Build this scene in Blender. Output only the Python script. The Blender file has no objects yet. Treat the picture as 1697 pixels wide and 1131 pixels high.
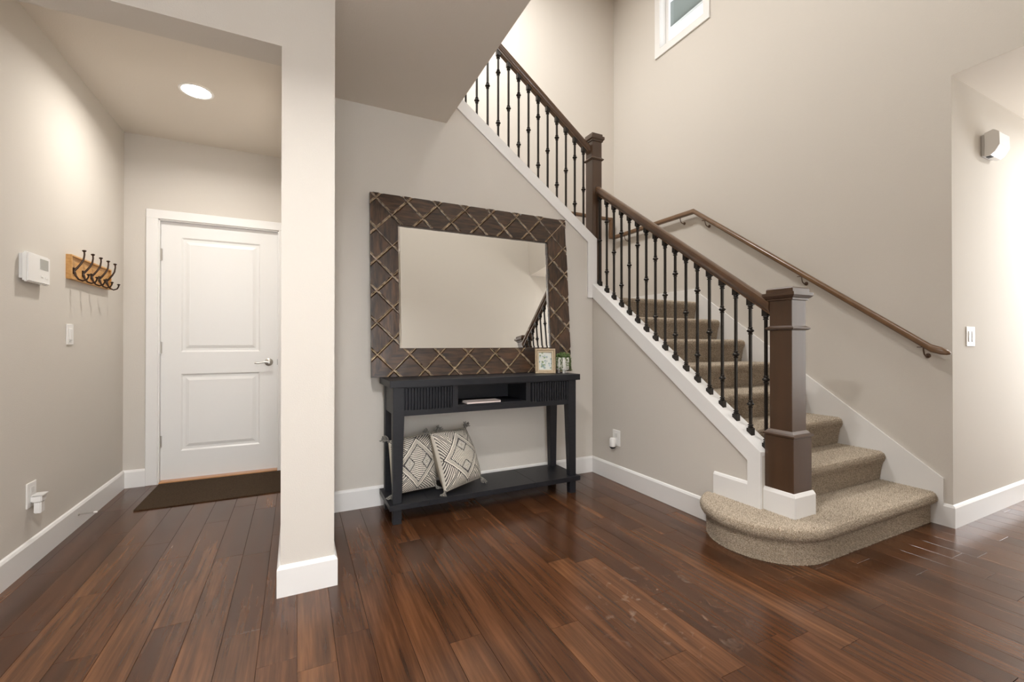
import bpy, bmesh, math, random
import numpy as np
from mathutils import Vector, Matrix

random.seed(7)
PI = math.pi
SC = bpy.context.scene
COL = SC.collection

# ------------------------------------------------------------ camera, world, lights, exposure
cd = bpy.data.cameras.new('camera'); cam = bpy.data.objects.new('camera', cd); COL.objects.link(cam)
cam.location = (0, 0, 1.115)
cam.rotation_euler = (math.radians(90.2805), 0, math.radians(-26.27))
cd.sensor_width = 36.0; cd.lens = 725.38 / 1697 * 36.0; cd.clip_start = 0.05
SC.camera = cam
SC.view_settings.view_transform = 'Standard'; SC.view_settings.look = 'None'
SC.view_settings.gamma = 1.0; SC.view_settings.use_curve_mapping = False
SC.view_settings.exposure = 0.90
SC.cycles.max_bounces = 10; SC.cycles.diffuse_bounces = 6; SC.cycles.glossy_bounces = 4
SC.cycles.sample_clamp_indirect = 6.0

w = bpy.data.worlds.new('daylight'); SC.world = w; w.use_nodes = True
bg = w.node_tree.nodes['Background']; bg.inputs[0].default_value = (0.93, 0.96, 1.0, 1); bg.inputs[1].default_value = 2.4

def area(name, loc, rot, sx, sy, power, col=(1, 1, 1), spread=180):
    l = bpy.data.lights.new(name, 'AREA'); l.shape = 'RECTANGLE'; l.size = sx; l.size_y = sy
    l.energy = power; l.color = col; l.spread = math.radians(spread)
    o = bpy.data.objects.new(name, l); o.location = loc; o.rotation_euler = rot; COL.objects.link(o); return o
def disk(name, loc, size, power, col=(1, 1, 1), spread=140):
    l = bpy.data.lights.new(name, 'AREA'); l.shape = 'DISK'; l.size = size
    l.energy = power; l.color = col; l.spread = math.radians(spread)
    o = bpy.data.objects.new(name, l); o.location = loc; COL.objects.link(o); return o
WARM = (1.0, 0.955, 0.90); DAY = (0.97, 0.985, 1.0); NEUT = (1.0, 0.99, 0.975)
# window lamps in reveals facing the room; rear pair is unseen added fill
area('rear_added_fill', (0.0, -3.27, 1.35), (math.radians(90), 0, PI), 2.1, 2.0, 205, DAY)
area('rear_upper_added_fill', (-0.2, -3.27, 4.45), (math.radians(90), 0, PI), 1.6, 1.1, 60, DAY)
area('side_hall_window_daylight', (6.53, 0.45, 1.35), (0, math.radians(90), 0), 1.9, 1.0, 30, DAY)
# recessed downlights and upstairs lamp; entry rear and void lamps are unseen added fill
disk('hall_downlight_lamp', (-0.58, 3.43, 2.722), 0.15, 8, WARM, 160)
disk('entry_downlight_lamp', (0.02, 0.78, 2.735), 0.12, 23, NEUT, 150)
disk('entry_rear_added_fill', (-0.2, -1.4, 2.735), 0.14, 20, NEUT, 170)
disk('side_hall_downlight_lamp', (4.9, 0.35, 2.735), 0.14, 12, DAY, 170)
disk('upstairs_ceiling_lamp', (1.3, 3.3, 5.36), 0.6, 52, NEUT, 180)
disk('void_added_fill', (2.3, 0.9, 5.36), 0.6, 14, NEUT, 180)

# ------------------------------------------------------------ mesh helpers
ORI = {}
def V(*a): return Vector(a)
class MB:
    def __init__(s): s.v = []; s.f = []
    def add(s, vs, fs):
        n = len(s.v); s.v += [tuple(p) for p in vs]; s.f += [tuple(i + n for i in f) for f in fs]; return s
    def box(s, x0, x1, y0, y1, z0, z1):
        vs = [(x, y, z) for x in (x0, x1) for y in (y0, y1) for z in (z0, z1)]
        return s.add(vs, [(0, 1, 3, 2), (4, 6, 7, 5), (0, 4, 5, 1), (2, 3, 7, 6), (0, 2, 6, 4), (1, 5, 7, 3)])
    def prism(s, poly, axis, a, b):
        """poly of 2-d points extruded along axis from a to b. axis 0: poly=(y,z); 1: (x,z); 2: (x,y)"""
        def P(p, t): return (t, p[0], p[1]) if axis == 0 else (p[0], t, p[1]) if axis == 1 else (p[0], p[1], t)
        n = len(poly); vs = [P(p, a) for p in poly] + [P(p, b) for p in poly]
        fs = [tuple(range(n))[::-1], tuple(range(n, 2 * n))] + [(i, (i + 1) % n, n + (i + 1) % n, n + i) for i in range(n)]
        return s.add(vs, fs)
    def sweep(s, rings, closed=True, caps=True):
        n = len(rings[0]); vs = [p for r in rings for p in r]; fs = []
        for i in range(len(rings) - 1):
            for j in range(n if closed else n - 1):
                k = (j + 1) % n
                fs.append((i * n + j, i * n + k, (i + 1) * n + k, (i + 1) * n + j))
        if caps:
            fs.append(tuple(range(n))[::-1]); m = (len(rings) - 1) * n; fs.append(tuple(range(m, m + n)))
        return s.add(vs, fs)
    def tube(s, pts, r, n=8):
        pts = [Vector(p) for p in pts]; rs = r if isinstance(r, (list, tuple)) else [r] * len(pts)
        rings = []; up = None
        for i, p in enumerate(pts):
            d = (pts[min(i + 1, len(pts) - 1)] - pts[max(i - 1, 0)]).normalized()
            if up is None: up = d.orthogonal().normalized()
            u = (up - d * up.dot(d)); u = u.normalized() if u.length > 1e-5 else d.orthogonal().normalized(); up = u
            v = d.cross(u)
            rings.append([p + (u * math.cos(2 * PI * k / n) + v * math.sin(2 * PI * k / n)) * rs[i] for k in range(n)])
        return s.sweep(rings)
    def lathe(s, prof, c, n=16, axis=2):
        rings = []
        for r, t in prof:
            rg = []
            for k in range(n):
                a = 2 * PI * k / n; x, y = r * math.cos(a), r * math.sin(a)
                rg.append((c[0] + x, c[1] + y, c[2] + t) if axis == 2 else (c[0] + t, c[1] + x, c[2] + y) if axis == 0 else (c[0] + x, c[1] + t, c[2] + y))
            rings.append(rg)
        return s.sweep(rings)
    def xf(s, M):
        s.v = [tuple(M @ Vector(p)) for p in s.v]; return s

def empty(name, loc, label, cat, group=None):
    o = bpy.data.objects.new(name, None); o.location = loc; o.empty_display_size = .1; COL.objects.link(o)
    o['label'] = label; o['category'] = cat
    if group: o['group'] = group
    ORI[o.name] = Vector(loc); return o
def obj(name, mb, mat, parent=None, smooth=False, bevel=0, seg=1, label=None, kind=None, ang=40):
    """one mesh object from world coordinates; its origin is the parent's origin (or the mesh's own base)"""
    if parent is not None: org = ORI[parent.name]
    else:
        xs = [p[0] for p in mb.v]; ys = [p[1] for p in mb.v]; zs = [p[2] for p in mb.v]
        org = Vector(((min(xs) + max(xs)) / 2, (min(ys) + max(ys)) / 2, min(zs)))
    me = bpy.data.meshes.new(name)
    me.from_pydata([tuple(Vector(p) - org) for p in mb.v], [], mb.f)
    bm = bmesh.new(); bm.from_mesh(me)
    bmesh.ops.recalc_face_normals(bm, faces=bm.faces)
    if bevel:
        es = [e for e in bm.edges if len(e.link_faces) == 2 and e.calc_face_angle(0) > math.radians(30)]
        bmesh.ops.bevel(bm, geom=es, offset=bevel, segments=seg, affect='EDGES', clamp_overlap=True)
    bm.to_mesh(me); bm.free()
    if smooth:
        me.shade_smooth()
        try: me.set_sharp_from_angle(angle=math.radians(ang))
        except Exception: pass
    me.materials.append(mat)
    o = bpy.data.objects.new(name, me); COL.objects.link(o)
    if parent is not None: o.parent = parent; ORI[o.name] = org
    else: o.location = org; ORI[o.name] = org
    if label: o['label'] = label
    if kind: o['kind'] = kind
    return o
def struct(name, mb, mat, **k):
    return obj(name, mb, mat, kind='structure', **k)
def tag(o, label, cat, group=None):
    o['label'] = label; o['category'] = cat
    if group: o['group'] = group
    return o

# ------------------------------------------------------------ materials
def mat(name, col, rough=.5, metal=0, spec=.5, coat=0, coat_rough=.1, bump=None, var=None, sheen=0):
    m = bpy.data.materials.new(name); m.use_nodes = True; nt = m.node_tree; b = nt.nodes['Principled BSDF']
    b.inputs['Base Color'].default_value = (*col, 1); b.inputs['Roughness'].default_value = rough
    b.inputs['Metallic'].default_value = metal; b.inputs['Specular IOR Level'].default_value = spec
    b.inputs['Coat Weight'].default_value = coat; b.inputs['Coat Roughness'].default_value = coat_rough
    if sheen: b.inputs['Sheen Weight'].default_value = sheen
    geo = nt.nodes.new('ShaderNodeNewGeometry')
    if bump:
        sc, st, dist = bump
        n = nt.nodes.new('ShaderNodeTexNoise'); n.inputs['Scale'].default_value = sc; n.inputs['Detail'].default_value = 3
        nt.links.new(geo.outputs['Position'], n.inputs['Vector'])
        bp = nt.nodes.new('ShaderNodeBump'); bp.inputs['Strength'].default_value = st; bp.inputs['Distance'].default_value = dist
        nt.links.new(n.outputs['Fac'], bp.inputs['Height']); nt.links.new(bp.outputs['Normal'], b.inputs['Normal'])
    if var:
        sc, c2, stretch = var
        mp = nt.nodes.new('ShaderNodeMapping'); mp.inputs['Scale'].default_value = stretch
        nt.links.new(geo.outputs['Position'], mp.inputs['Vector'])
        n = nt.nodes.new('ShaderNodeTexNoise'); n.inputs['Scale'].default_value = sc; n.inputs['Detail'].default_value = 5
        nt.links.new(mp.outputs['Vector'], n.inputs['Vector'])
        r = nt.nodes.new('ShaderNodeValToRGB'); r.color_ramp.elements[0].position = .36; r.color_ramp.elements[1].position = .64
        r.color_ramp.elements[0].color = (*col, 1); r.color_ramp.elements[1].color = (*c2, 1)
        nt.links.new(n.outputs['Fac'], r.inputs['Fac']); nt.links.new(r.outputs['Color'], b.inputs['Base Color'])
    return m

M_wall = mat('beige_wall_paint', (.625, .588, .536), .85, bump=(170, .35, .0016), spec=.25)
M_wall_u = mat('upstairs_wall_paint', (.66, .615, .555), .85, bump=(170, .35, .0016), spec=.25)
M_ceil = mat('ceiling_paint', (.72, .668, .60), .9, bump=(120, .3, .002), spec=.2)
M_white = mat('white_trim_paint', (.80, .79, .775), .38, spec=.45)
M_door = mat('white_door_paint', (.80, .795, .78), .35, spec=.4)
M_iron = mat('dark_bronze_iron', (.018, .014, .011), .36, metal=.35, spec=.5)
M_stain = mat('walnut_stained_wood', (.062, .033, .0185), .30, coat=.3, coat_rough=.25, var=(2.0, (.078, .042, .023), (8, 8, 1.0)))
M_rail = mat('walnut_stained_rail', (.080, .040, .020), .3, coat=.3, coat_rough=.2, var=(4.0, (.105, .055, .027), (3, 3, 3)))
M_wallrail = mat('chestnut_wall_rail', (.125, .062, .025), .3, coat=.3, coat_rough=.2, var=(4.0, (.16, .083, .035), (3, 3, 3)))
M_black = mat('black_painted_wood', (.0095, .0103, .0142), .42, spec=.4, var=(9, (.0135, .014, .0175), (3, 8, 8)))
M_carpet = mat('tan_carpet', (.25, .175, .105), .95, spec=.1, bump=(260, .9, .006), var=(300, (.40, .29, .18), (1, 1, 1)))
M_nickel = mat('brushed_nickel', (.55, .53, .50), .3, metal=1)
M_oak = mat('oak_threshold', (.42, .2, .075), .45, var=(12, (.5, .25, .1), (1, 20, 20)))
M_pine = mat('honey_pine', (.56, .29, .085), .5, var=(7, (.66, .37, .13), (8, 1, 14)))
M_hook = mat('oiled_bronze', (.045, .024, .014), .35, metal=.7)
M_brk = mat('antique_bronze', (.16, .105, .075), .35, metal=.8)
M_plastic = mat('white_plastic', (.80, .79, .77), .4)
M_plastic2 = mat('off_white_plastic', (.66, .65, .63), .45)
M_lcd = mat('grey_display', (.33, .33, .30), .25)
M_dark = mat('dark_plastic', (.02, .02, .02), .5)
M_rubber = mat('white_rubber', (.75, .73, .7), .6)
M_mat = mat('brown_door_mat', (.045, .028, .017), .95, spec=.1, bump=(420, 1, .004), var=(260, (.085, .058, .036), (1, 1, 1)))
M_pot = mat('white_ceramic', (.74, .72, .68), .45)
M_leaf = mat('green_leaf', (.085, .15, .035), .55, var=(60, (.16, .23, .075), (1, 1, 1)))
M_stem = mat('green_stem', (.10, .12, .04), .6)
M_soil = mat('moss', (.05, .05, .02), .95)
M_fr = mat('champagne_frame', (.30, .225, .14), .42, metal=.25, var=(60, (.40, .31, .20), (1, 1, 6)))
M_fr2 = mat('champagne_bead', (.42, .34, .23), .38, metal=.3)
M_gold = mat('worn_gold_ridge', (.26, .16, .075), .38, metal=.45, var=(45, (.68, .56, .40), (1, 1, 1)))
M_ridge_hl = mat('pale_highlight_ridge', (.17, .125, .09), .34, metal=.3, coat=.4, coat_rough=.25, var=(40, (.50, .44, .38), (1, 1, 1)))  # ridges of one diagonal: highlight painted in as a paler colour
M_book = mat('blush_cover', (.74, .64, .60), .5)
M_page = mat('white_pages', (.78, .76, .72), .8)
M_eave = mat('sage_soffit', (.085, .105, .095), .8)
M_gutter = mat('white_gutter', (.8, .82, .82), .5)
M_slab = mat('bevel_glint_slab', (.15, .080, .045), .6)  # slab lightened to imitate light caught on plank bevels along the joints

def m_emit(name, col, s):
    m = bpy.data.materials.new(name); m.use_nodes = True; nt = m.node_tree; nt.nodes.remove(nt.nodes['Principled BSDF'])
    e = nt.nodes.new('ShaderNodeEmission'); e.inputs[0].default_value = (*col, 1); e.inputs[1].default_value = s
    nt.links.new(e.outputs[0], nt.nodes['Material Output'].inputs[0]); return m
M_lamp = m_emit('lit_downlight_lens', (1, .95, .88), 14)
def m_glass():
    m = bpy.data.materials.new('window_glass'); m.use_nodes = True; nt = m.node_tree; b = nt.nodes['Principled BSDF']
    tr = nt.nodes.new('ShaderNodeBsdfTransparent'); gl = nt.nodes.new('ShaderNodeBsdfGlossy'); gl.inputs['Roughness'].default_value = .02
    mx = nt.nodes.new('ShaderNodeMixShader'); mx.inputs[0].default_value = .08
    nt.nodes.remove(b); nt.links.new(tr.outputs[0], mx.inputs[1]); nt.links.new(gl.outputs[0], mx.inputs[2])
    nt.links.new(mx.outputs[0], nt.nodes['Material Output'].inputs[0]); return m
M_glass = m_glass()
M_mirror = mat('silvered_mirror', (.90, .90, .88), .0, metal=1)

def m_floor():
    m = bpy.data.materials.new('walnut_plank'); m.use_nodes = True; nt = m.node_tree; L = nt.links; b = nt.nodes['Principled BSDF']
    N = nt.nodes.new
    geo = N('ShaderNodeNewGeometry'); oi = N('ShaderNodeObjectInfo')
    off = N('ShaderNodeVectorMath'); off.operation = 'SCALE'; off.inputs[0].default_value = (13.1, 57.3, 3.3); L.new(oi.outputs['Random'], off.inputs['Scale'])
    ad = N('ShaderNodeVectorMath'); ad.operation = 'ADD'; L.new(geo.outputs['Position'], ad.inputs[0]); L.new(off.outputs[0], ad.inputs[1])
    mp = N('ShaderNodeMapping'); mp.inputs['Scale'].default_value = (55, 2.2, 10); L.new(ad.outputs[0], mp.inputs['Vector'])
    n1 = N('ShaderNodeTexNoise'); n1.inputs['Scale'].default_value = 1.0; n1.inputs['Detail'].default_value = 7; n1.inputs['Roughness'].default_value = .62; n1.inputs['Distortion'].default_value = .15
    L.new(mp.outputs[0], n1.inputs['Vector'])
    mp2 = N('ShaderNodeMapping'); mp2.inputs['Scale'].default_value = (9, 1.3, 4); L.new(ad.outputs[0], mp2.inputs['Vector'])
    n2 = N('ShaderNodeTexNoise'); n2.inputs['Scale'].default_value = 1.0; n2.inputs['Detail'].default_value = 3; n2.inputs['Distortion'].default_value = .6; L.new(mp2.outputs[0], n2.inputs['Vector'])
    # grain ramp
    r1 = N('ShaderNodeValToRGB'); cr = r1.color_ramp
    cr.elements[0].position = .27; cr.elements[0].color = (.022, .0092, .0052, 1)
    cr.elements[1].position = .78; cr.elements[1].color = (.20, .087, .037, 1)
    e = cr.elements.new(.50); e.color = (.086, .0355, .0155, 1)
    mixf = N('ShaderNodeMath'); mixf.operation = 'MULTIPLY_ADD'; mixf.inputs[1].default_value = .55; L.new(n1.outputs['Fac'], mixf.inputs[0])
    h = N('ShaderNodeMath'); h.operation = 'MULTIPLY'; h.inputs[1].default_value = .45; L.new(n2.outputs['Fac'], h.inputs[0]); L.new(h.outputs[0], mixf.inputs[2])
    L.new(mixf.outputs[0], r1.inputs['Fac'])
    # per-plank tone
    r2 = N('ShaderNodeValToRGB'); c2 = r2.color_ramp; c2.interpolation = 'LINEAR'
    c2.elements[0].position = 0; c2.elements[0].color = (.68, .65, .64, 1); c2.elements[1].position = 1; c2.elements[1].color = (1.22, 1.24, 1.2, 1)
    e = c2.elements.new(.5); e.color = (.92, .88, .86, 1)
    L.new(oi.outputs['Random'], r2.inputs['Fac'])
    mu = N('ShaderNodeMix'); mu.data_type = 'RGBA'; mu.blend_type = 'MULTIPLY'; mu.inputs[0].default_value = 1
    L.new(r1.outputs[0], mu.inputs[6]); L.new(r2.outputs[0], mu.inputs[7])
    # dried water marks in front of the stairs (a stain of the finish)
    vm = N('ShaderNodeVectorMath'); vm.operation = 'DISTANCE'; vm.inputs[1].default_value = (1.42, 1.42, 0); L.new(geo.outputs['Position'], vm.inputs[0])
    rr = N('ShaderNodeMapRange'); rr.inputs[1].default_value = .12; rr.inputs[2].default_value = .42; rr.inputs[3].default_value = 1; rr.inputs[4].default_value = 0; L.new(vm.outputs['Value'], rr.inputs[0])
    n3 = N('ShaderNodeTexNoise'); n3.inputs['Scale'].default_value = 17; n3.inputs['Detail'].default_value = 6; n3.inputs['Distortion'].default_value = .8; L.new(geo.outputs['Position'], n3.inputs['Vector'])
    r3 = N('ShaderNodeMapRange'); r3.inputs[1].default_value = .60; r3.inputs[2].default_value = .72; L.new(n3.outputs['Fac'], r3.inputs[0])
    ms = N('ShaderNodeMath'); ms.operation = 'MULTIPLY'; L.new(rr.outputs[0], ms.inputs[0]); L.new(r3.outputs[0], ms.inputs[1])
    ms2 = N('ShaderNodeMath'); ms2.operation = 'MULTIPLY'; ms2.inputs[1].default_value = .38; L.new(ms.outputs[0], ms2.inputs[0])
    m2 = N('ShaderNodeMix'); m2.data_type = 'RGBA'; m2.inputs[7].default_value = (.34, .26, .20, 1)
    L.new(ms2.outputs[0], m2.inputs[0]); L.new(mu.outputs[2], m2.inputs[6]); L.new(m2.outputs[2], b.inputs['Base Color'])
    # roughness with scuffs
    n4 = N('ShaderNodeTexNoise'); n4.inputs['Scale'].default_value = 3.5; n4.inputs['Detail'].default_value = 5; L.new(geo.outputs['Position'], n4.inputs['Vector'])
    rg = N('ShaderNodeMapRange'); rg.inputs[3].default_value = .12; rg.inputs[4].default_value = .30; L.new(n4.outputs['Fac'], rg.inputs[0]); L.new(rg.outputs[0], b.inputs['Roughness'])
    bp = N('ShaderNodeBump'); bp.inputs['Strength'].default_value = .25; bp.inputs['Distance'].default_value = .0012; L.new(n1.outputs['Fac'], bp.inputs['Height']); L.new(bp.outputs[0], b.inputs['Normal'])
    b.inputs['Specular IOR Level'].default_value = .5
    return m
M_floor = m_floor()

def m_vcol(name, rough=.9, bump=None):
    m = bpy.data.materials.new(name); m.use_nodes = True; nt = m.node_tree; b = nt.nodes['Principled BSDF']
    a = nt.nodes.new('ShaderNodeVertexColor'); a.layer_name = 'Col'; nt.links.new(a.outputs['Color'], b.inputs['Base Color'])
    b.inputs['Roughness'].default_value = rough; b.inputs['Specular IOR Level'].default_value = .15
    return m
M_weave = m_vcol('woven_kilim_cloth'); M_pile = m_vcol('carpet_tufts', 1.0); M_print = m_vcol('botanical_print', .6)
M_cushback = mat('natural_cotton', (.42, .38, .31), .95, spec=.1, bump=(500, .6, .002))
M_tassel = mat('grey_cotton_strands', (.075, .07, .068), .95, spec=.1, var=(160, (.36, .34, .30), (1, 1, 1)))

def m_tile(name, stretch):
    m = bpy.data.materials.new(name); m.use_nodes = True; nt = m.node_tree; L = nt.links; b = nt.nodes['Principled BSDF']; N = nt.nodes.new
    geo = N('ShaderNodeNewGeometry'); oi = N('ShaderNodeObjectInfo')
    mp = N('ShaderNodeMapping'); mp.inputs['Scale'].default_value = stretch; L.new(geo.outputs['Position'], mp.inputs['Vector'])
    n = N('ShaderNodeTexNoise'); n.inputs['Scale'].default_value = 1; n.inputs['Detail'].default_value = 6; n.inputs['Roughness'].default_value = .6; L.new(mp.outputs[0], n.inputs['Vector'])
    r = N('ShaderNodeValToRGB'); r.color_ramp.elements[0].position = .32; r.color_ramp.elements[0].color = (.011, .0068, .0052, 1)
    r.color_ramp.elements[1].position = .70; r.color_ramp.elements[1].color = (.098, .050, .026, 1)
    L.new(n.outputs['Fac'], r.inputs['Fac'])
    mr = N('ShaderNodeMapRange'); mr.inputs[3].default_value = .75; mr.inputs[4].default_value = 1.25; L.new(oi.outputs['Random'], mr.inputs[0])
    sc = N('ShaderNodeVectorMath'); sc.operation = 'SCALE'; L.new(r.outputs[0], sc.inputs[0]); L.new(mr.outputs[0], sc.inputs['Scale'])
    L.new(sc.outputs[0], b.inputs['Base Color']); b.inputs['Roughness'].default_value = .36; b.inputs['Coat Weight'].default_value = .3; b.inputs['Coat Roughness'].default_value = .25
    return m
M_tile_h = m_tile('carved_wood_horizontal_grain', (7, 60, 60)); M_tile_v = m_tile('carved_wood_upright_grain', (60, 60, 7))

M_wear_hl = mat('worn_highlight_tile_edge', (.05, .028, .016), .36, coat=.3, coat_rough=.25, var=(28, (.60, .48, .35), (1, 1, 1)))  # lower bevels: wear, plus the edge highlight painted into the pale colour
# ------------------------------------------------------------ key planes
XL = -1.19; YD = 4.337; YC = 2.183; YA = 3.112; XS = 2.32; XR = 3.563; YH = 1.196; ZC = 2.743; ZT = 5.4; YR = -3.3
SL = .7325
def zc(y): return .842 + (y - 2.02) * SL          # top of the lower stringer cap
def zu(x): return 2.932 - .74 * (x - 1.136)       # top of the upper stringer cap
RISE = .19; RUN = .2555; Y1 = 1.276; ZL = 8 * RISE; YLD = Y1 + 7 * RUN

# ------------------------------------------------------------ room shell
fl = struct('floor', MB().box(XL - .12, 6.6, YR - .1, YD + .15, -.12, -.0125), M_slab)
def plank(x0, x1, y0, y1):
    g = .0006; c = .0006; t = 0.0 ; b = -.0125
    x0 += g; x1 -= g; y0 += g; y1 -= g
    m = MB(); vs = [(x0, y0, b), (x1, y0, b), (x1, y1, b), (x0, y1, b), (x0, y0, t - c), (x1, y0, t - c), (x1, y1, t - c), (x0, y1, t - c),
                    (x0 + c, y0 + c, t), (x1 - c, y0 + c, t), (x1 - c, y1 - c, t), (x0 + c, y1 - c, t)]
    m.add(vs, [(0, 1, 5, 4), (1, 2, 6, 5), (2, 3, 7, 6), (3, 0, 4, 7), (4, 5, 9, 8), (5, 6, 10, 9), (6, 7, 11, 10), (7, 4, 8, 11), (8, 9, 10, 11)])
    return m
KN = {-7: [2.57, 3.11], -5: [2.81], -2: [1.97, 2.68], 1: [1.786], 2: [2.456], 3: [2.147], 4: [1.563, 2.47], 6: [1.977], 7: [1.466, 2.63], 8: [2.19],
      9: [1.915], 11: [2.51], 13: [1.016, 2.25], 14: [.905, 2.03], 16: [1.28, 2.35], 17: [.98, 2.118], 20: [1.216], 21: [1.03], 22: [.735], 25: [.974], 28: [1.0]}
NP = 0
back = MB()
for k in range(-10, 52):
    x0 = .006 + .1268 * k; x1 = x0 + .1268
    x0 = max(x0, XL - .05); x1 = min(x1, 6.5)
    if x1 - x0 < .02: continue
    ymax = YD + .06 if x1 < .2 else (YA + .05 if x1 < 2.45 else 1.42)
    ymin = .25 if x1 < 3.7 else .1
    js = sorted(KN.get(k, []))
    if not js: js = [1.0 + random.random() * 1.1]
    lo = js[0]; hi = js[-1]
    while lo > ymin: lo -= .62 + random.random() * .62; js.insert(0, lo)
    while hi < ymax: hi += .62 + random.random() * .62; js.append(hi)
    js = [max(min(j, ymax), ymin) for j in js]; js = sorted(set(js))
    for a, b in zip(js, js[1:]):
        if b - a < .02: continue
        obj('plank', plank(x0, x1, a, b), M_floor, fl); NP += 1
    yy = ymin
    while yy > YR + .01:
        y2 = max(YR, yy - 1.1); q = plank(x0, x1, y2, yy); back.add(q.v, q.f); yy = y2
obj('rear_planking', back, M_floor, fl, kind='stuff')

struct('wall_left', MB().box(XL - .12, XL, YR - .1, YD + .12, -.02, ZT), M_wall)
# wall with the door at the end of the hall and behind the upper flight
D0, D1, DT = -.985, -.127, 2.105
wb = MB().box(XL, D0, YD, YD + .12, -.02, ZC + .1).box(D1, .12, YD, YD + .12, -.02, ZC + .1).box(D0, D1, YD, YD + .12, DT, ZC + .1)
struct('wall_back', wb, M_wall)
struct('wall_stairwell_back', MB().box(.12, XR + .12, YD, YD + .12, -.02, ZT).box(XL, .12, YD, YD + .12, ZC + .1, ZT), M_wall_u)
# partition between hall and alcove; header over the hall opening
struct('wall_partition', MB().box(-.059, .16, YC, YD, 0, ZC), M_wall)
struct('wall_header', MB().box(XL, -.059, YC, YC + .16, 2.431, ZC), M_wall)
# alcove wall under the upper flight
struct('wall_alcove', MB().prism([(.16, 0), (2.318, 0), (2.318, zu(2.318) - .02), (.16, zu(.16) - .02)], 1, YA, YA + .115), M_wall)
# half wall under the lower flight
struct('wall_stair', MB().prism([(YA + .1, 0), (YA + .1, zc(YA + .1) - .02), (1.566, zc(1.566) - .02), (1.566, 0)], 0, XS, XS + .115), M_wall)
# tall right wall with a high window and the opening to the side hall
WY0, WY1, WZ0, WZ1 = 2.985, 3.556, 4.33, 5.22
wr = MB().box(XR, XR + .12, YH + .0005, YD, -.02, WZ0).box(XR, XR + .12, YH, WY0, WZ0, ZT).box(XR, XR + .12, WY1, YD, WZ0, ZT).box(XR, XR + .12, WY0, WY1, WZ1, ZT)
wr.box(XR, XR + .12, -.3, YH + .0006, ZC, ZT).box(XR, XR + .12, YR, -.3, -.02, ZT)
struct('wall_right', wr, M_wall)
struct('wall_hall_far', MB().box(XR + .0005, 6.6, YH, YH + .12, -.02, ZC + .0), M_wall)
struct('wall_hall_near', MB().box(XR + .12, 6.6, -.42, -.3, -.02, ZC + .1), M_wall)
struct('wall_hall_end', MB().box(6.5, 6.62, -.3, -.05, -.02, ZC).box(6.5, 6.62, .95, YH, -.02, ZC).box(6.5, 6.62, -.05, .95, -.02, .4).box(6.5, 6.62, -.05, .95, 2.3, ZC), M_wall)
struct('ceiling_hall', MB().box(XR + .0005, 6.6, -.3, YH, ZC - .0015, ZC + .12), M_ceil)
struct('ceiling', MB().box(XL, .995, YR, YA, ZC, 3.02).box(XL, .16, YA, YD, ZC, 3.02), M_ceil)
struct('ceiling_upper', MB().box(XL - .12, XR + .12, YR - .1, YD + .12, ZT, ZT + .12), M_ceil)
rw = MB().box(XL, -1.0, YR - .12, YR, -.02, ZT).box(-1.0, 1.2, YR - .12, YR, -.02, .35).box(-1.0, 1.2, YR - .12, YR, 2.35, 3.9).box(-1.0, 1.2, YR - .12, YR, 5.0, ZT)
struct('wall_void', MB().box(1.25, XR, -.42, -.3, -.02, ZT), M_wall)
rw.box(.6, 1.2, YR - .12, YR, 3.9, 5.0).box(1.2, XR + .12, YR - .12, YR, -.02, ZT)
struct('wall_rear', rw, M_wall)

# skirting boards: profile along an axis
def base_poly(h=.136, t=.0145):
    return [(0, 0), (t, 0), (t, h - .016), (t - .006, h - .004), (.002, h), (0, h)]
def baseboard(name, p0, p1, nrm, z=0, mitre0=0, mitre1=0, h=.136):
    p0, p1, nrm = Vector(p0), Vector(p1), Vector(nrm); d = (p1 - p0).normalized()
    rings = []
    for p, mt in ((p0, -mitre0), (p1, mitre1)):
        rings.append([Vector((p.x, p.y, z)) + Vector((nrm.x, nrm.y, 0)) * t + Vector((d.x, d.y, 0)) * (mt * t) + Vector((0, 0, zz)) for t, zz in base_poly(h)])
    return struct(name, MB().sweep(rings), M_white)
baseboard('baseboard_left', (XL, -3.2), (XL, YD), (1, 0), mitre1=-1)
baseboard('baseboard_hall_back', (XL, YD), (-1.052, YD), (0, -1), mitre0=-1)
baseboard('baseboard_partition_hall', (-.059, YD), (-.059, YC), (-1, 0), mitre1=1)
baseboard('baseboard_partition_front', (-.059, YC), (.16, YC), (0, -1), mitre0=1, mitre1=1)
baseboard('baseboard_partition_alcove', (.16, YC), (.16, YA), (1, 0), mitre0=1, mitre1=-1)
baseboard('baseboard_alcove', (.16, YA), (XS, YA), (0, -1), mitre0=-1, mitre1=-1)
baseboard('baseboard_stair', (XS, YA), (XS, 1.80), (-1, 0), mitre0=-1)
baseboard('baseboard_stair_step', (XS, 1.872), (XS, 1.645), (-1, 0), z=.19)
baseboard('baseboard_right', (XR, 1.236), (XR, YH), (-1, 0), mitre1=1)
baseboard('baseboard_hall_far', (XR, YH), (6.5, YH), (0, -1), mitre0=1)

# casing of the hall door, jambs, threshold
YF = YD - .016
ca = MB().box(-1.052, -.975, YF, YD, 0, 2.098).box(-.137, -.0605, YF, YD, 0, 2.098).box(-1.052, -.0605, YF, YD, 2.098, 2.168)
struct('trim_1', ca, M_white, bevel=.003)
jb = MB().box(D0, -.968, YD - .004, YD + .12, 0, 2.105).box(-.144, D1, YD - .004, YD + .12, 0, 2.105).box(D0, D1, YD - .004, YD + .12, 2.090, 2.105)
struct('trim_2', jb, M_white)

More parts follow.
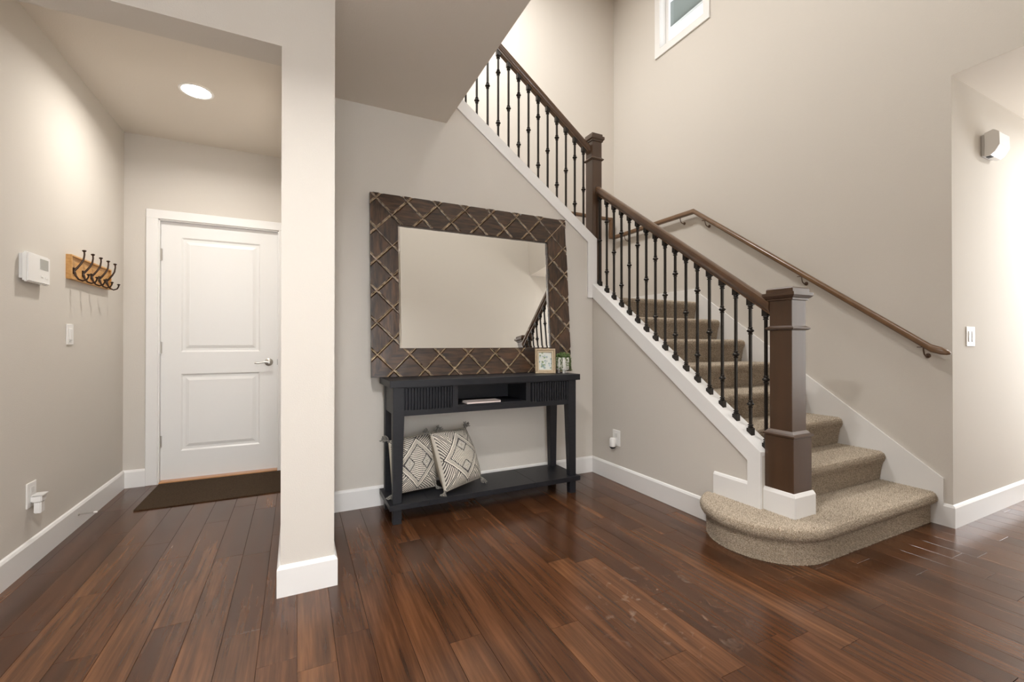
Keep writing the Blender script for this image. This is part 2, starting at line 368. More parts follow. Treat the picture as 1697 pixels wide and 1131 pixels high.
# door leaf with two raised panels
DX0, DX1, DZ0, DZ1, DY = -.966, -.146, .022, 2.088, YD + .03
door = empty('door_1', (-.556, DY, 0), 'white two panel interior door closed at the end of the hall', 'door')
del door['label'], door['category']; door['kind'] = 'structure'
PX0, PX1 = -.835, -.279; PU = (1.043, 1.972); PL = (.243, .866)
dm = MB()
def rectring(x0, x1, z0, z1, y): return [(x0, y, z0), (x1, y, z0), (x1, y, z1), (x0, y, z1)]
# frame of stiles and rails around two openings
dm.box(DX0, PX0, DY, DY + .035, DZ0, DZ1).box(PX1, DX1, DY, DY + .035, DZ0, DZ1)
dm.box(PX0, PX1, DY, DY + .035, DZ0, PL[0]).box(PX0, PX1, DY, DY + .035, PL[1], PU[0]).box(PX0, PX1, DY, DY + .035, PU[1], DZ1)
obj('stile_frame', dm, M_door, door)
for a, b in (PU, PL):
    pm = MB(); e = 0
    pm.sweep([rectring(PX0, PX1, a, b, DY), rectring(PX0 + .012, PX1 - .012, a + .012, b - .012, DY + .010), rectring(PX0 + .03, PX1 - .03, a + .03, b - .03, DY + .010),
              rectring(PX0 + .055, PX1 - .055, a + .055, b - .055, DY + .002), rectring(PX0 + .06, PX1 - .06, a + .06, b - .06, DY + .0025)], caps=False)
    n = len(pm.v); pm.f.append((n - 4, n - 3, n - 2, n - 1))
    pm.box(PX0, PX1, DY + .02, DY + .03, a, b)
    obj('raised_panel', pm, M_door, door)
for z in (1.822, 1.08, .33):
    h = MB().lathe([(.0065, -.048), (.0065, .048)], (-.9675, DY - .012, z), 10).box(-.982, -.955, DY - .008, DY - .003, z - .046, z + .046)
    obj('hinge', h, M_nickel, door, smooth=True)
hd = MB().lathe([(.0325, 0), (.0325, -.006), (.026, -.012), (.012, -.014), (.011, -.045), (.0, -.046)], (-.212, DY, .95), 24, axis=1)
obj('handle_rose', hd, M_nickel, door, smooth=True)
lv = MB().tube([(-.212, DY - .046, .95), (-.235, DY - .05, .953), (-.262, DY - .047, .948), (-.29, DY - .05, .944), (-.315, DY - .045, .947)], [.011, .0085, .006, .0075, .0085], 10)
obj('handle_lever', lv, M_nickel, door, smooth=True)
obj('latch_plate', MB().box(-.1475, -.1445, DY - .004, DY + .0, .925, .975), M_dark, door)
struct('trim_3', MB().box(-.968, -.144, YD - .022, YD + .1, 0, .016), M_oak, bevel=.004)

# stair trims (white)
struct('trim_4', MB().prism([(YA - .014, zc(YA - .014)), (1.566, zc(1.566)), (1.566, .192), (1.645, .192), (1.645, zc(1.645) - .118), (YA - .014, zc(YA - .014) - .118)], 0, 2.306, XS), M_white)
cp = MB().prism([(YA + .0, zc(YA)), (1.566, zc(1.566)), (1.566, zc(1.566) - .022), (YA + .0, zc(YA) - .022)], 0, XS, 2.442)
struct('trim_5', cp, M_white)
# upper stringer face, turning down at the corner
uf = MB().prism([(.35, zu(.35)), (.35, zu(.35) - .107), (2.262, zu(2.262) - .107), (2.262, 1.508), (2.306, 1.508), (2.306, 1.60), (2.358, 1.63), (2.358, zu(2.358))], 1, 3.098, YA)
struct('trim_6', uf, M_white)
struct('trim_7', MB().prism([(.35, zu(.35)), (.35, zu(.35) - .022), (2.318, zu(2.318) - .022), (2.318, zu(2.318))], 1, YA, YA + .122), M_white)
# wall skirt of the lower flight and landing
def zs(y): return .854 + (y - 2.017) * .7325
sk = MB().prism([(1.236, 0), (1.236, .286), (3.11, 1.655), (YD, 1.655), (YD, 1.30), (3.3, 1.30), (3.1, 1.25), (1.5, 0)], 0, XR - .0145, XR)
struct('trim_8', sk, M_white)
struct('trim_9', MB().prism([(XR, 1.42), (XR, 1.655), (2.62, 1.655), (.35, 3.33), (.35, 3.1), (2.3, 1.42)], 1, YD - .0145, YD), M_white)

# high window in the right wall
wn = empty('window_1', (XR, 3.27, WZ0), 'x', 'window'); del wn['label'], wn['category']; wn['kind'] = 'structure'
k = .07
fr = MB().box(XR - .016, XR, WY0 - k, WY0 + .004, WZ0 - .004, WZ1 + k).box(XR - .016, XR, WY1 - .004, WY1 + k, WZ0 - .004, WZ1 + k)
fr.box(XR - .016, XR, WY0 - k, WY1 + k, WZ1 - .004, WZ1 + k).box(XR - .018, XR, WY0 - k, WY1 + k, WZ0 - .084, WZ0 + .0)
obj('window_casing', fr, M_white, wn, bevel=.002)
rv = MB().box(XR, XR + .12, WY0, WY0 + .006, WZ0, WZ1).box(XR, XR + .12, WY1 - .006, WY1, WZ0, WZ1).box(XR, XR + .12, WY0, WY1, WZ0, WZ0 + .006).box(XR, XR + .12, WY0, WY1, WZ1 - .006, WZ1)
obj('window_reveal', rv, M_white, wn)
s = .04; X0 = XR + .075
sh = MB().box(X0, X0 + .03, WY0 + .006, WY0 + .006 + s, WZ0 + .006, WZ1 - .006).box(X0, X0 + .03, WY1 - .006 - s, WY1 - .006, WZ0 + .006, WZ1 - .006)
sh.box(X0, X0 + .03, WY0 + .006, WY1 - .006, WZ0 + .006, WZ0 + .006 + s).box(X0, X0 + .03, WY0 + .006, WY1 - .006, WZ1 - .006 - s, WZ1 - .006)
obj('window_sash', sh, M_white, wn, bevel=.003)
obj('window_pane', MB().box(X0 + .013, X0 + .017, WY0 + .03, WY1 - .03, WZ0 + .03, WZ1 - .03), M_glass, wn)
ev = empty('roof_eave', (4.0, 3.6, 5.2), 'sage green house eave with white gutter seen outside the high stair window', 'eave')
obj('soffit', MB().box(3.69, 4.33, 1.6, 5.6, 5.2, 5.24), M_eave, ev)
obj('soffit_batten', MB().box(3.96, 4.0, 1.6, 5.6, 5.185, 5.2), M_gutter, ev)
obj('gutter', MB().prism([(4.33, 5.16), (4.42, 5.16), (4.46, 5.28), (4.33, 5.28)], 1, 1.6, 5.6), M_gutter, ev)

# rear windows, unseen and added to house the fill lamps
def simple_window(nm, x0, x1, z0, z1, nx):
    e = empty(nm, ((x0 + x1) / 2, YR, z0), 'x', 'window'); del e['label'], e['category']; e['kind'] = 'structure'
    f = MB()
    f.box(x0 - .07, x0, YR, YR + .016, z0 - .07, z1 + .07).box(x1, x1 + .07, YR, YR + .016, z0 - .07, z1 + .07).box(x0, x1, YR, YR + .016, z1, z1 + .07).box(x0, x1, YR, YR + .016, z0 - .07, z0)
    obj('window_casing', f, M_white, e)
    f = MB()
    for i in range(nx + 1):
        x = x0 + (x1 - x0) * i / nx; f.box(max(x - .03, x0), min(x + .03, x1), YR - .09, YR - .06, z0, z1)
    f.box(x0, x1, YR - .09, YR - .06, z0, z0 + .05).box(x0, x1, YR - .09, YR - .06, z1 - .05, z1)
    obj('window_sash', f, M_white, e)
    obj('window_pane', MB().box(x0 + .02, x1 - .02, YR - .078, YR - .074, z0 + .02, z1 - .02), M_glass, e)
simple_window('window_2', -1.0, 1.2, .35, 2.35, 3)
simple_window('window_3', -1.0, .6, 3.9, 5.0, 2)

e = empty('window_4', (6.5, .45, .4), 'x', 'window'); del e['label'], e['category']; e['kind'] = 'structure'
f = MB().box(6.484, 6.5, -.12, -.05, .33, 2.37).box(6.484, 6.5, .95, 1.02, .33, 2.37).box(6.484, 6.5, -.05, .95, 2.3, 2.37).box(6.484, 6.5, -.05, .95, .33, .4)
obj('window_casing', f, M_white, e)
f = MB().box(6.56, 6.59, -.05, 0, .4, 2.3).box(6.56, 6.59, .9, .95, .4, 2.3).box(6.56, 6.59, 0, .9, .4, .45).box(6.56, 6.59, 0, .9, 2.25, 2.3).box(6.56, 6.59, 0, .9, 1.33, 1.37)
obj('window_sash', f, M_white, e)
obj('window_pane', MB().box(6.573, 6.577, -.02, .92, .42, 2.28), M_glass, e)

# ------------------------------------------------------------ carpeted staircase
stairs = empty('carpeted_staircase', (2.9, 1.3, 0), 'tan carpeted staircase rising from a rounded bullnose bottom step to a landing', 'stairs')
SURF = []      # (quad patches for pile)
def path1(o):
    """plan outline of the first step at offset o"""
    c = (2.41, 1.605); r = .305 + o; pts = []
    pts.append((3.548, 1.30 - o)); nst = 22
    for i in range(1, nst + 1): pts.append((3.548 + (2.41 - 3.548) * i / nst, 1.30 - o))
    n = 26; a0 = -PI / 2; a1 = -PI - math.acos(min(1, (2.41 - 2.30) / r))
    for i in range(1, n + 1):
        a = a0 + (a1 - a0) * i / n; pts.append((c[0] + r * math.cos(a), c[1] + r * math.sin(a)))
    return pts
prof = [(.002, 0), (0, .01), (0, .06), (0, .112), (.006, .122), (.020, .128), (.030, .137), (.036, .152), (.034, .168), (.026, .181), (.012, .189), (-.01, .190)]
rings = [[(x, y, z) for x, y in path1(o)] for o, z in prof]
last = rings[-1]
inner = []; mid = []
for (x, y, z) in last:
    if x > 2.41: q = (x, 1.66, .19)
    else: q = (2.41, 1.64, .19)
    inner.append(q)
for t in (.33, .66): rings.append([(a[0] + (b[0] - a[0]) * t, a[1] + (b[1] - a[1]) * t, .19) for a, b in zip(last, inner)])
rings.append(inner)
obj('bullnose_step', MB().sweep(rings, closed=False, caps=False), M_carpet, stairs, smooth=True)
SURF.append((rings, 1.0))
def wf(yk, zk, yb, y_end):
    """waterfall profile of an upper step from riser foot over the nosing to the back of the tread"""
    return [(yb, zk - RISE), (yb - .008, zk - .13), (yk + .016, zk - .075), (yk + .004, zk - .05), (yk - .001, zk - .034), (yk + .001, zk - .018), (yk + .009, zk - .006), (yk + .024, zk), (yk + .12, zk + .0), (y_end, zk)]
XI0, XI1 = 2.436, 3.549
for k in range(2, 9):
    yk = Y1 + RUN * (k - 1); zk = RISE * k
    ye = yk + RUN + .05 if k < 8 else YD - .014
    P = wf(yk, zk, yk + .034, ye)
    nx = 16
    rg = [[(XI0 + (XI1 - XI0) * i / nx, y, z) for i in range(nx + 1)] for y, z in P]
    obj('step' if k < 8 else 'landing', MB().sweep(rg, closed=False, caps=False).box(XI0, XI1, yk + .04, ye, zk - RISE, zk - .004), M_carpet, stairs, smooth=True, ang=50)
    SURF.append((rg, 1.0 if k < 4 else .55))
obj('landing', MB().box(2.0, 2.45, YA + .115, YD - .0145, ZL - .15, ZL), M_carpet, stairs)
for k in range(1, 8):
    xk = 2.30 - RUN * (k - 1); zk = ZL + RISE * k
    rg = [[(2.30 - (y - Y1) - RUN * (k - 1) + 0, YA + .115 + (YD - .0145 - YA - .115) * i / 4, z) for i in range(5)] for y, z in wf(Y1, zk, Y1 + .034, Y1 + RUN + .05)]
    obj('step', MB().sweep(rg, closed=False, caps=False), M_carpet, stairs, smooth=True)

# pile: many short tufts standing on the carpet surface (one object, nobody could count them)
def pile():
    rs = np.random.RandomState(3); A = []; Bv = []; Cc = []
    P = []; Nn = []
    for si, (rg, dens) in enumerate(SURF):
        first = si == 0
        for i in range(len(rg) - 1):
            for j in range(len(rg[0]) - 1):
                a, b, c, d = (np.array(q, float) for q in (rg[i][j], rg[i][j + 1], rg[i + 1][j + 1], rg[i + 1][j]))
                n = np.cross(b - a, d - a) + np.cross(c - b, a - b) * 0 + np.cross(d - c, b - c)
                ar = np.linalg.norm(n) / 2
                if ar < 1e-9: continue
                n = n / np.linalg.norm(n)
                mid = (a + b + c + d) / 4
                if first and mid[0] < 2.41: out = np.array([mid[0] - 2.41, mid[1] - 1.605, 0]); out /= np.linalg.norm(out)
                else: out = np.array([0, -1., 0])
                if abs(n[2]) > .85: n = np.array([0, 0, 1.])
                elif n @ out < 0: n = -n
                cnt = rs.poisson(ar * 330000 * dens)
                if cnt == 0: continue
                u = rs.rand(cnt, 1); v = rs.rand(cnt, 1)
                P.append((a * (1 - u) + b * u) * (1 - v) + (d * (1 - u) + c * u) * v); Nn.append(np.repeat(n[None], cnt, 0))
    P = np.concatenate(P); Nn = np.concatenate(Nn); m = len(P)
    # flip normals outward: away from the step's inside point
    h = .0032 + .0028 * rs.rand(m, 1); wd = .0014 + .0009 * rs.rand(m, 1)
    tip = P + Nn * h + rs.normal(0, .0021, (m, 3)); P = P - Nn * .001
    t = rs.normal(0, 1, (m, 3)); t -= Nn * (t * Nn).sum(1, keepdims=True); t /= np.linalg.norm(t, axis=1, keepdims=True) + 1e-9
    b2 = np.cross(Nn, t)
    v = np.stack([P + t * wd, P - t * wd * .6 + b2 * wd, P - t * wd * .6 - b2 * wd, tip], 1).reshape(-1, 3)
    org = np.array(ORI[stairs.name]); v -= org
    idx = np.arange(m)[:, None] * 4
    f = np.concatenate([idx + [0, 1, 3], idx + [1, 2, 3], idx + [2, 0, 3]], 1).reshape(-1)
    me = bpy.data.meshes.new('carpet_pile'); me.vertices.add(len(v)); me.vertices.foreach_set('co', v.ravel().astype(np.float32))
    nf = m * 3; me.loops.add(nf * 3); me.loops.foreach_set('vertex_index', f.astype(np.int32))
    me.polygons.add(nf); me.polygons.foreach_set('loop_start', (np.arange(nf) * 3).astype(np.int32)); me.polygons.foreach_set('loop_total', np.full(nf, 3, np.int32))
    me.update(); me.validate()
    ca = me.color_attributes.new('Col', 'FLOAT_COLOR', 'POINT')
    s = rs.rand(m, 1); col = np.array([[.235, .18, .125]]) * (1 - s) + np.array([[.82, .71, .57]]) * s
    col = np.repeat(np.concatenate([col, np.ones((m, 1))], 1), 4, 0); ca.data.foreach_set('color', col.astype(np.float32).ravel())
    me.materials.append(M_pile); o = bpy.data.objects.new('carpet_pile', me); COL.objects.link(o); o.parent = stairs; o['kind'] = 'stuff'
pile()

# ------------------------------------------------------------ newel posts
def sq(cx, cy, h, z): return [(cx - h, cy - h, z), (cx + h, cy - h, z), (cx + h, cy + h, z), (cx - h, cy + h, z)]
def stack(cx, cy, L): return MB().sweep([sq(cx, cy, h, z) for h, z in L])
n1 = empty('newel_post', (2.421, 1.486, .19), 'large dark walnut square newel post with white base on the bottom step', 'newel post')
cx, cy = 2.421, 1.486
obj('plinth', stack(cx, cy, [(.0795, .20), (.0795, .612)]), M_stain, n1, bevel=.002)
obj('plinth_moulding', stack(cx, cy, [(.0795, .610), (.087, .614), (.087, .622), (.076, .630), (.064, .643)]), M_stain, n1)
obj('shaft', stack(cx, cy, [(.0615, .63), (.0615, 1.36)]), M_stain, n1, bevel=.002)
obj('collar', stack(cx, cy, [(.0615, 1.184), (.070, 1.187), (.078, 1.194), (.078, 1.198), (.070, 1.203), (.0615, 1.209)]), M_stain, n1)
obj('post_cap', stack(cx, cy, [(.0615, 1.345), (.070, 1.348), (.070, 1.357), (.077, 1.360), (.088, 1.372), (.088, 1.388), (.074, 1.390), (.073, 1.409), (.068, 1.415), (0.05, 1.419)]), M_stain, n1)
wbm = stack(cx, cy, [(.0925, .19), (.0925, .303), (.085, .320), (.0795, .322)])
obj('white_base', wbm, M_white, n1, label='white moulded base')
n2 = empty('newel_post.001', (2.368, 3.158, 1.6), 'slim dark walnut newel post at the landing corner where both railings meet', 'newel post')
cx, cy = 2.368, 3.158
obj('shaft', stack(cx, cy, [(.05, 1.50), (.05, 2.94)]), M_stain, n2, bevel=.002)
obj('collar', stack(cx, cy, [(.05, 2.720), (.056, 2.724), (.064, 2.732), (.064, 2.737), (.056, 2.744), (.05, 2.752)]), M_stain, n2)
obj('post_cap', stack(cx, cy, [(.05, 2.886), (.058, 2.889), (.058, 2.898), (.068, 2.909), (.068, 2.932), (.056, 2.935), (.055, 2.956), (.02, 2.964)]), M_stain, n2)

# ------------------------------------------------------------ railings with iron balusters
def rail_section(hw=.031, hb=-.035, ht=.036):
    return [(-hw * .62, hb), (hw * .62, hb), (hw * .62, hb + .012), (hw * .80, hb + .018), (hw, hb + .032), (hw, hb + .047), (hw * .86, ht - .010), (hw * .45, ht - .001), (0, ht),
            (-hw * .45, ht - .001), (-hw * .86, ht - .010), (-hw, hb + .047), (-hw, hb + .032), (-hw * .80, hb + .018), (-hw * .62, hb + .012)]
BX = 2.38
def collar(c, z, s=1.0):
    x, y = c
    return MB().lathe([(.0085 * s, -.022), (.0125 * s, -.021), (.0135 * s, -.016), (.0095 * s, -.0125), (.0115 * s, -.010), (.0195 * s, -.003), (.0205 * s, 0), (.0195 * s, .003),
                       (.0115 * s, .010), (.0095 * s, .0125), (.0135 * s, .016), (.0125 * s, .021), (.0085 * s, .022)], (x, y, z), 14)
def baluster(root, x, y, zb, zt, ks, slope_axis, sl, shoes=(1, 1)):
    h = .0067
    b = obj('baluster', MB().box(x - h, x + h, y - h, y + h, zb - .02, zt + .02), M_iron, root)
    for z in ks: obj('knuckle', collar((x, y), z), M_iron, b, smooth=True, ang=50)
    for s_, zz in ((1, zb), (-1, zt)):
        w_ = .0155; m = MB(); dy = sl * w_
        c = [(x - w_, y - w_), (x + w_, y - w_), (x + w_, y + w_), (x - w_, y + w_)]
        lo = [(p[0], p[1], zz + ((p[1] - y) if slope_axis == 1 else (p[0] - x)) * sl) for p in c]
        hi = [(p[0], p[1], zz + s_ * .030) for p in c]
        m.sweep([lo, hi] if s_ > 0 else [hi, lo])
        m.lathe([(.010, .0), (.0145, .002), (.0155, .007), (.011, .010), (.0105, .013), (.0155, .016), (.0155, .020), (.009, .0225)] if s_ > 0 else
                [(.009, -.0225), (.0155, -.020), (.0155, -.016), (.0105, -.013), (.011, -.010), (.0155, -.007), (.0145, -.002), (.010, 0)], (x, y, zz + s_ * .030), 12)
        obj('shoe', m, M_iron, b, smooth=True, ang=35)
lr = empty('lower_stair_railing', (BX, 2.33, 1.0), 'walnut handrail on black iron balusters along the lower flight', 'railing')
def zr(y): return zc(y) + .812
rs_ = rail_section(ht=.042)
obj('handrail', MB().sweep([[(BX + a, yy, zr(yy) + b) for a, b in rs_] for yy in (3.108, 1.5475)]), M_rail, lr, smooth=True, ang=35)
for i in range(17):
    y = 3.086 - .094 * i; z0 = zc(y)
    ks = [z0 + .388] if i % 2 == 0 else [z0 + .597, z0 + .170]
    baluster(lr, BX, y, z0, zr(y) - .035, ks, 1, SL)
ur = empty('upper_stair_railing', (1.4, 3.16, 2.7), 'walnut handrail on black iron balusters climbing the upper flight', 'railing')
UY = 3.165
def zru(x): return zu(x) + .763
obj('handrail', MB().sweep([[(xx, UY + a, zru(xx) + b) for a, b in rs_] for xx in (2.318, .4)]), M_rail, ur, smooth=True, ang=35)
for i in range(20):
    x = 2.262 - .0914 * i; z0 = zu(x)
    ks = [z0 + .366] if i % 2 == 0 else [z0 + .563, z0 + .160]
    baluster(ur, x, UY, z0 - .012, zru(x) - .035, ks, 0, -.74)

# ------------------------------------------------------------ wall handrail
wrl = empty('wall_handrail', (3.50, 2.2, 1.7), 'chestnut wall mounted handrail rising along the plain wall and wrapping the landing', 'handrail')
RX = 3.503
def ell(hw, hh, n=12): return [(hw * math.cos(2 * PI * k / n), hh * math.sin(2 * PI * k / n)) for k in range(n)]
sec = [(-.021, -.012), (-.012, -.021), (.012, -.021), (.021, -.012), (.021, .006), (.015, .017), (.006, .022), (-.006, .022), (-.015, .017), (-.021, .006)]
def sc_(f): return [(a * f, b * f) for a, b in sec]
R = []
for y, z, f in ((1.182, 1.053, .08), (1.186, 1.055, .4), (1.200, 1.060, .75), (1.225, 1.068, 1.0), (1.272, 1.083, 1.05), (3.062, 2.412, 1.05), (4.277, 2.414, 1.05)):
    R.append([(RX + a, y, z + b * (1.2 if y > 1.28 and y < 3 else 1.05)) for a, b in sc_(f)])
obj('rail', MB().sweep(R), M_wallrail, wrl, smooth=True, ang=35)
obj('rail', MB().box(3.445, 3.485, 4.257, 4.297, 2.396, 2.655), M_wallrail, wrl, bevel=.006)
obj('rail', MB().sweep([[(x, 4.277 + a, 2.634 + b) for a, b in sec] for x in (3.484, 2.72)]), M_wallrail, wrl, smooth=True, ang=35)
def bracket(y, zrail):
    m = MB().tube([(XR - .002, y, zrail - .075), (XR - .03, y, zrail - .078), (RX + .01, y, zrail - .065), (RX, y, zrail - .04), (RX, y, zrail - .022)], [.0048, .0045, .004, .004, .005], 8)
    m.lathe([(.015, 0), (.014, -.004), (.008, -.007), (.005, -.010)], (XR, y, zrail - .075), 14, axis=0)
    m.box(RX - .012, RX + .012, y - .028, y + .028, zrail - .024, zrail - .019)
    obj('bracket', m, M_brk, wrl, smooth=True)
for y in (1.31, 2.04, 2.93): bracket(y, 1.083 + (y - 1.272) * .7425)
for y in (3.23, 4.07): bracket(y, 2.414)

# ------------------------------------------------------------ console table
ct = empty('console_table', (1.205, 2.88, 0), 'black wooden console table with two reeded drawers and a low shelf', 'table')
TX0, TX1, TY0, TY1 = .510, 1.900, 2.70, 3.062
obj('tabletop', MB().box(TX0, TX1, TY0, TY1, .842, .885), M_black, ct, bevel=.002)
LX0, LX1, LY0, LY1 = .534, 1.877, 2.724, 3.045
def leg(x0, x1, y0, y1, sx, sy):
    # tapers on the inner faces below the apron
    a = [(x0, y0), (x1, y0), (x1, y1), (x0, y1)]
    def sh(t):
        r = []
        for (x, y) in a:
            if (sx > 0 and x == x1): x = x1 - t
            if (sx < 0 and x == x0): x = x0 + t
            if (sy > 0 and y == y1): y = y1 - t
            if (sy < 0 and y == y0): y = y0 + t
            r.append((x, y))
        return r
    return MB().sweep([[(x, y, z) for x, y in sh(t)] for z, t in ((0, .016), (.20, .013), (.66, 0), (.842, 0))])
lw = .068
for (x0, sx) in ((LX0, 1), (LX1 - lw, -1)):
    for (y0, sy) in ((LY0, 1), (LY1 - .06, -1)):
        obj('leg', leg(x0, x0 + lw, y0, y0 + .06, sx, sy), M_black, ct, bevel=.0015)
# side aprons and rails
for x in (LX0 + .004, LX1 - .024): obj('side_apron', MB().box(x, x + .02, LY0 + .05, LY1 - .05, .672, .842), M_black, ct)
obj('back_panel', MB().box(LX0 + .05, LX1 - .05, LY1 - .02, LY1 - .005, .664, .842), M_black, ct)
obj('bottom_rail', MB().box(LX0 + lw, LX1 - lw, LY0 + .003, LY0 + .023, .662, .697), M_black, ct)
obj('cubby_floor', MB().box(.952, 1.457, LY0 + .006, LY1 - .02, .6975, .710), M_black, ct)
obj('top_rail', MB().box(LX0 + lw, LX1 - lw, LY0 + .006, LY0 + .023, .834, .842), M_black, ct)
for x in (.915, 1.457): obj('divider', MB().box(x, x + .037 if x < 1 else x + .037, LY0 + .003, LY1 - .02, .697, .842), M_black, ct)
for x0, x1, n in ((.604, .913, 16), (1.502, 1.808, 15)):
    dr = obj('drawer', MB().box(x0, x1, LY0 + .008, LY1 - .04, .699, .833), M_black, ct)
    p = (x1 - x0) / n
    for i in range(n):
        a = x0 + p * i + p * .12; b = a + p * .70
        prof_ = [(a, LY0 + .009), (a, LY0 - .002), (a + (b - a) * .25, LY0 - .006), (a + (b - a) * .75, LY0 - .006), (b, LY0 - .002), (b, LY0 + .009)]
        obj('reed', MB().prism(prof_, 2, .699, .833), M_black, dr)
# low shelf in three boards with narrow joints
for a, b in ((TX0, .752), (.7532, 1.52), (1.5212, TX1)):
    obj('shelf_board', MB().box(a, b, TY0, TY1, .095, .129), M_black, ct, bevel=.0008)

# ------------------------------------------------------------ leaning mirror
mir = empty('leaning_mirror', (1.228, 3.03, .886), 'large leaning mirror in a dark carved wood frame with gilded diamond lattice', 'mirror')
MW, MH = 1.566, 1.255; LEAN = math.radians(4.0)
MO = Vector((.446, 2.992, .8877)); ux = Vector((1, 0, 0)); uy = Vector((0, math.sin(LEAN), math.cos(LEAN))); un = Vector((0, -math.cos(LEAN), math.sin(LEAN)))
def mp3(s, t, h): return MO + ux * s + uy * t + un * h
RL, RR_, RT, RB = .183, .178, .203, .190
def clip(poly, hp):
    out = []
    for i in range(len(poly)):
        p, q = poly[i], poly[(i + 1) % len(poly)]
        dp = hp[0] * p[0] + hp[1] * p[1] + hp[2]; dq = hp[0] * q[0] + hp[1] * q[1] + hp[2]
        if dp >= 0: out.append(p)
        if (dp >= 0) != (dq >= 0):
            t = dp / (dp - dq); out.append((p[0] + (q[0] - p[0]) * t, p[1] + (q[1] - p[1]) * t))
    return out
def hps(poly):
    H = []; n = len(poly); cxx = sum(p[0] for p in poly) / n; cyy = sum(p[1] for p in poly) / n
    for i in range(n):
        p, q = poly[i], poly[(i + 1) % n]; a = -(q[1] - p[1]); b = q[0] - p[0]; c = -(a * p[0] + b * p[1])
        if a * cxx + b * cyy + c < 0: a, b, c = -a, -b, -c
        H.append((a, b, c))
    return H
rails = {'top': [(0, MH), (MW, MH), (MW - RR_, MH - RT), (RL, MH - RT)], 'bottom': [(0, 0), (MW, 0), (MW - RR_, RB), (RL, RB)],
         'left': [(0, 0), (0, MH), (RL, MH - RT), (RL, RB)], 'right': [(MW, 0), (MW, MH), (MW - RR_, MH - RT), (MW - RR_, RB)]}
for nm, P in rails.items():
    m = MB().sweep([[mp3(s, t, -.030) for s, t in P], [mp3(s, t, -.004) for s, t in P]])
    obj('frame_rail', m, M_tile_h if nm in ('top', 'bottom') else M_tile_v, mir)
PP = .2138; S0 = .038; T0 = MH - .036
def shrink(poly, d):
    H = hps(poly); out = [p for p in poly]
    q = out
    for a, b, c in H:
        l = math.hypot(a, b) or 1
        q = clip(q, (a, b, c - (d if abs(abs(a) - abs(b)) < .01 * l else 0) * l))
        if len(q) < 3: return None
    return q
for i in range(-2, 20):
    for j in range(-2, 16):
        if (i + j) % 2 == 0: continue
        c = (S0 + i * PP / 2, T0 - j * PP / 2); h = PP / 2
        dia = [(c[0] - h, c[1]), (c[0], c[1] + h), (c[0] + h, c[1]), (c[0], c[1] - h)]
        for nm, P in rails.items():
            q = dia
            for hp in hps(P):
                q = clip(q, hp)
                if len(q) < 3: break
            if len(q) < 3: continue
            ar = abs(sum(q[k_][0] * q[(k_ + 1) % len(q)][1] - q[(k_ + 1) % len(q)][0] * q[k_][1] for k_ in range(len(q)))) / 2
            if ar < 2e-5: continue
            # the carved tile dips towards its upper edge, like overlapped scales
            def hgt(p): return .003 - .05 * ((p[1] - c[1])) * .9 if False else -.001 + .008 * max(0, min(1, (c[1] - p[1]) / h * .5 + .5)) + .002 * (1 - abs(p[0] - c[0]) / h)
            q2 = shrink(q, .011)
            if q2 and len(q2) == len(q):
                # keep corner order: match every inset corner to its nearest outer one
                q2 = [min(q2, key=lambda z_: (z_[0] - o_[0]) ** 2 + (z_[1] - o_[1]) ** 2) for o_ in q]
                m = MB().sweep([[mp3(s, t, -.006) for s, t in q], [mp3(s, t, -.0045) for s, t in q], [mp3(s, t, hgt((s, t)) + .0045) for s, t in q2]])
            else: m = MB().sweep([[mp3(s, t, -.006) for s, t in q], [mp3(s, t, -.001) for s, t in q]])
            to = obj('carved_tile', m, M_tile_h if nm in ('top', 'bottom') else M_tile_v, mir)
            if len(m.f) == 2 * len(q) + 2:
                to.data.materials.append(M_wear_hl); ct_ = sum(p[1] for p in q) / len(q)
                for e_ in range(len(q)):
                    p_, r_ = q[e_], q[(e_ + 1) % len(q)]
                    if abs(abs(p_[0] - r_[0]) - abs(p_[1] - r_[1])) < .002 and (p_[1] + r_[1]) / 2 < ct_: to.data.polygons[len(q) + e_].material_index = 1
def seg_clip(p, q, H):
    t0, t1 = 0.0, 1.0
    for a, b, c in H:
        dp = a * p[0] + b * p[1] + c; dq = a * q[0] + b * q[1] + c
        if dp < 0 and dq < 0: return None
        if dp < 0: t0 = max(t0, dp / (dp - dq))
        elif dq < 0: t1 = min(t1, dp / (dp - dq))
    if t1 - t0 < 1e-4: return None
    f = lambda t: (p[0] + (q[0] - p[0]) * t, p[1] + (q[1] - p[1]) * t)
    return f(t0), f(t1)
rect_rails = {'top': [(0, MH), (MW, MH), (MW, MH - RT), (0, MH - RT)], 'bottom': [(0, 0), (MW, 0), (MW, RB), (0, RB)],
              'left': [(0, RB), (0, MH - RT), (RL, MH - RT), (RL, RB)], 'right': [(MW, RB), (MW, MH - RT), (MW - RR_, MH - RT), (MW - RR_, RB)]}
for sgn in (1, -1):
    for n in range(-20, 30):
        # lines s + sgn*t = const through the lattice crossings
        cst = (S0 + sgn * T0) + n * PP
        p = (-1, (cst + 1) / sgn); q = (3, (cst - 3) / sgn)
        for nm, P in rect_rails.items():
            r = seg_clip(p, q, hps(P))
            if not r: continue
            (a, b) = r; L = math.hypot(b[0] - a[0], b[1] - a[1])
            if L < .012: continue
            nx_, ny_ = -(b[1] - a[1]) / L, (b[0] - a[0]) / L; w_ = .0048 if sgn > 0 and nm != 'bottom' else .0034
            rings = []
            for (s, t) in (a, b):
                rings.append([mp3(s - nx_ * w_, t - ny_ * w_, -.003), mp3(s - nx_ * w_ * .35, t - ny_ * w_ * .3, .0078), mp3(s + nx_ * w_ * .35, t + ny_ * w_ * .3, .0078), mp3(s + nx_ * w_, t + ny_ * w_, -.003)])
            obj('gilded_ridge', MB().sweep(rings), M_ridge_hl if w_ > .004 else M_gold, mir)
ib = MB()
